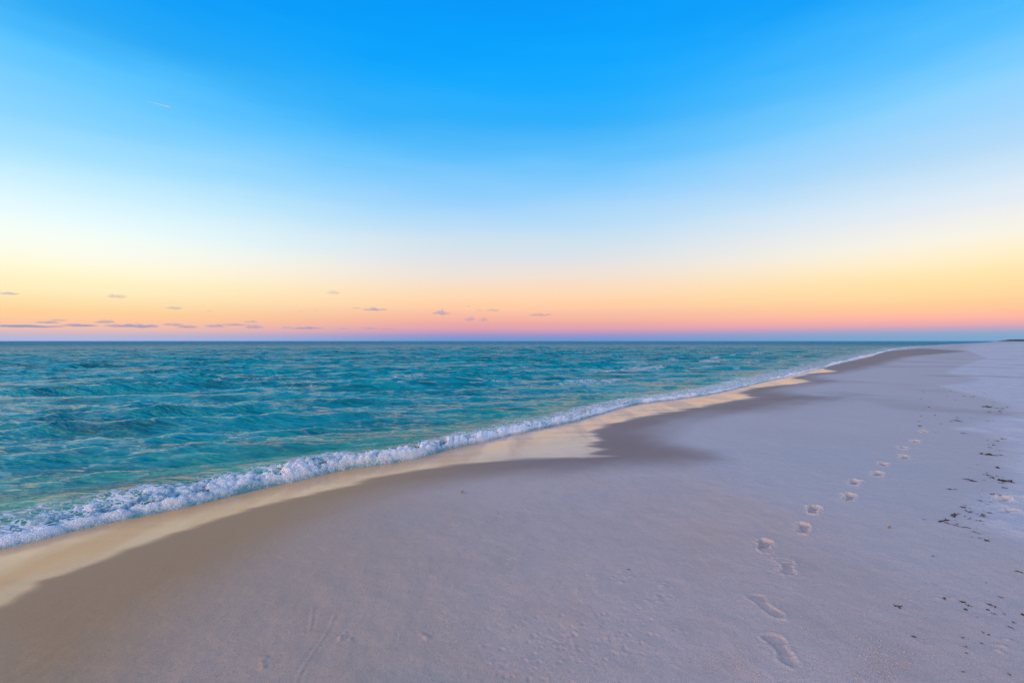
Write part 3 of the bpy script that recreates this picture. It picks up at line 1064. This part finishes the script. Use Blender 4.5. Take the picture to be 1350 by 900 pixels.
for i, (px, py, w, h, faint, lab) in enumerate(CLOUDS):
    Yc = 20000 + 260 * (i % 7)
    k = Yc / F
    o = cloud_mesh('cloud', w * k * 1.2, h * k * 0.95, 500 + i * 7, M_FAINT if faint else M_CLOUD, 0.3 if px == 582 else 0.0)
    o.location = ((px - CX) * k, Yc, CAM_H + (CY + 0.7 - py) * k)
    tag(o, lab, 'cloud', 'small dusk clouds above the sea')

# high ice trail of a plane
k = 16000 / F
a = np.array([(193 - CX) * k, 16000, (450 - 134.2) * k])
b = np.array([(224.5 - CX) * k, 16000, (450 - 142) * k])
vs, fs = tube([a + (b - a) * t - a for t in np.linspace(0, 1, 14)], 6, 22, 12)
fs = [tuple(reversed(f)) for f in fs]
o = link('contrail', raw_mesh('contrail', vs, fs, M_TRAIL), tuple(a))
tag(o, 'short faint white contrail high in the blue sky at upper left', 'contrail')

# ------------------------------------------------------------------ sky and light
SUN_AZ, SUN_EL = math.radians(232), math.radians(9)       # clockwise from straight ahead: behind the camera to the left
sun_dir = (math.sin(SUN_AZ) * math.cos(SUN_EL), math.cos(SUN_AZ) * math.cos(SUN_EL), math.sin(SUN_EL))
W = bpy.data.worlds.new('World')
SC.world = W
W.use_nodes = True
nt = W.node_tree
N, L = nt.nodes, nt.links
bg = N['Background']
tc = N.new('ShaderNodeTexCoord')
sep = N.new('ShaderNodeSeparateXYZ')
L.new(tc.outputs['Generated'], sep.inputs[0])
pn = N.new('ShaderNodeMapping')
pn.inputs['Scale'].default_value = (1.6, 1.6, 11)
L.new(tc.outputs['Generated'], pn.inputs['Vector'])
veil = math_node(nt, 'SUBTRACT', noise_node(nt, pn.outputs[0], 1.0, 5, 0.55), 0.5)
raw_el = sep.outputs['Z']
elev = math_node(nt, 'ADD', raw_el, math_node(nt, 'MULTIPLY', veil, math_node(nt, 'MULTIPLY', raw_el, 0.22)))
az = math_node(nt, 'ARCTAN2', sep.outputs['X'], sep.outputs['Y'])


def ramp(stops):
    n = N.new('ShaderNodeValToRGB')
    L.new(range_node(nt, math_node(nt, 'SQRT', math_node(nt, 'MAXIMUM', elev, 0.0)), 0, 1, 0, 1, 'LINEAR'), n.inputs[0])
    n.color_ramp.interpolation = 'CARDINAL'
    e = n.color_ramp.elements
    while len(e) > 1:
        e.remove(e[0])
    stops = sorted(stops)
    for i, (z, c) in enumerate(stops):
        el = e[0] if i == 0 else e.new(math.sqrt(z))
        el.position = math.sqrt(z)
        el.color = (*srgb(c), 1)
    return n.outputs['Color']


TOP = [(0.66, (0, 138, 228)), (0.8, (40, 135, 215)), (1.0, (70, 135, 205))]
mid = ramp([(0.0, (104, 150, 210)), (0.006, (125, 150, 206)), (0.014, (165, 150, 198)), (0.0235, (212, 158, 182)), (0.039, (236, 172, 165)), (0.063, (250, 194, 165)), (0.086, (253, 210, 172)),
            (0.125, (243, 222, 202)), (0.162, (224, 225, 227)), (0.214, (195, 222, 242)), (0.272, (160, 211, 251)), (0.339, (110, 195, 252)), (0.402, (62, 178, 250)),
            (0.454, (34, 172, 253)), (0.507, (4, 164, 254)), (0.577, (0, 150, 246))] + TOP)
lef = ramp([(0.0, (165, 180, 225)), (0.004, (178, 182, 220)), (0.0095, (198, 182, 202)), (0.0164, (230, 187, 183)), (0.0327, (252, 200, 160)), (0.049, (252, 214, 160)), (0.071, (253, 232, 184)),
            (0.103, (254, 245, 206)), (0.13, (252, 251, 232)), (0.172, (238, 252, 250)), (0.213, (213, 243, 255)), (0.263, (175, 228, 254)), (0.311, (145, 215, 255)),
            (0.357, (115, 204, 255)), (0.40, (85, 192, 255)), (0.44, (52, 173, 247)), (0.507, (20, 160, 248)), (0.577, (0, 146, 241))] + TOP)
rig = ramp([(0.0, (120, 162, 205)), (0.008, (130, 165, 202)), (0.0142, (155, 165, 200)), (0.0218, (207, 165, 185)), (0.0327, (246, 176, 168)), (0.0436, (253, 191, 158)), (0.065, (253, 210, 156)),
            (0.108, (254, 230, 180)), (0.151, (250, 241, 220)), (0.193, (232, 236, 240)), (0.223, (213, 231, 246)), (0.263, (185, 220, 247)), (0.311, (160, 213, 251)),
            (0.357, (135, 208, 253)), (0.40, (104, 196, 253)), (0.44, (75, 185, 253)), (0.507, (30, 163, 248)), (0.577, (0, 146, 241))] + TOP)
fl = range_node(nt, az, -0.05, -0.78)
fr = range_node(nt, az, 0.12, 0.78)
c = mix_col(nt, fl, mid, lef)
c = mix_col(nt, fr, c, rig)
# the afterglow of the sun behind the viewer
dot = N.new('ShaderNodeVectorMath')
dot.operation = 'DOT_PRODUCT'
L.new(tc.outputs['Generated'], dot.inputs[0])
dot.inputs[1].default_value = sun_dir
g1 = range_node(nt, dot.outputs['Value'], 0.17, 1.0)
glow = mix_col(nt, g1, (0, 0, 0), (2.0, 1.08, 0.58))
addc = N.new('ShaderNodeMix')
addc.data_type = 'RGBA'
addc.blend_type = 'ADD'
addc.clamp_result = False
addc.inputs[0].default_value = 1.0
L.new(c, addc.inputs[6])
L.new(glow, addc.inputs[7])
L.new(addc.outputs[2], bg.inputs['Color'])
bg.inputs['Strength'].default_value = 1.0
sky = N.new('ShaderNodeTexSky')
sky.sky_type = 'NISHITA'
sky.sun_disc = False
sky.sun_elevation = SUN_EL
sky.sun_rotation = SUN_AZ
bg2 = N.new('ShaderNodeBackground')
bg2.inputs['Strength'].default_value = 0.004
L.new(sky.outputs[0], bg2.inputs['Color'])
ad = N.new('ShaderNodeAddShader')
L.new(bg.outputs[0], ad.inputs[0])
L.new(bg2.outputs[0], ad.inputs[1])
L.new(ad.outputs[0], N['World Output'].inputs['Surface'])

ld = bpy.data.lights.new('low_sun', 'SUN')
ld.energy = 0.4
ld.angle = math.radians(14)
ld.color = (1.0, 0.72, 0.50)
lo = bpy.data.objects.new('low_sun', ld)
COL.objects.link(lo)
from mathutils import Vector
lo.rotation_euler = Vector(sun_dir).to_track_quat('Z', 'Y').to_euler()

# ------------------------------------------------------------------ camera
cd = bpy.data.cameras.new('camera')
cd.sensor_width = 36
cd.lens = F / 1350 * 36
cd.clip_end = 80000
cd.clip_start = 0.05
cd.shift_y = -(450 - CY) / 1350
cam = bpy.data.objects.new('camera', cd)
cam.location = (0, 0, CAM_H)
cam.rotation_euler = (math.pi / 2, 0, 0)
COL.objects.link(cam)
SC.camera = cam

SC.render.engine = 'CYCLES'
SC.cycles.use_denoising = True
SC.cycles.max_bounces = 6
SC.cycles.volume_bounces = 1
SC.cycles.caustics_reflective = False
vs_ = SC.view_settings
vs_.view_transform = 'Standard'
vs_.look = 'None'
vs_.exposure = 0.0
vs_.gamma = 1.0
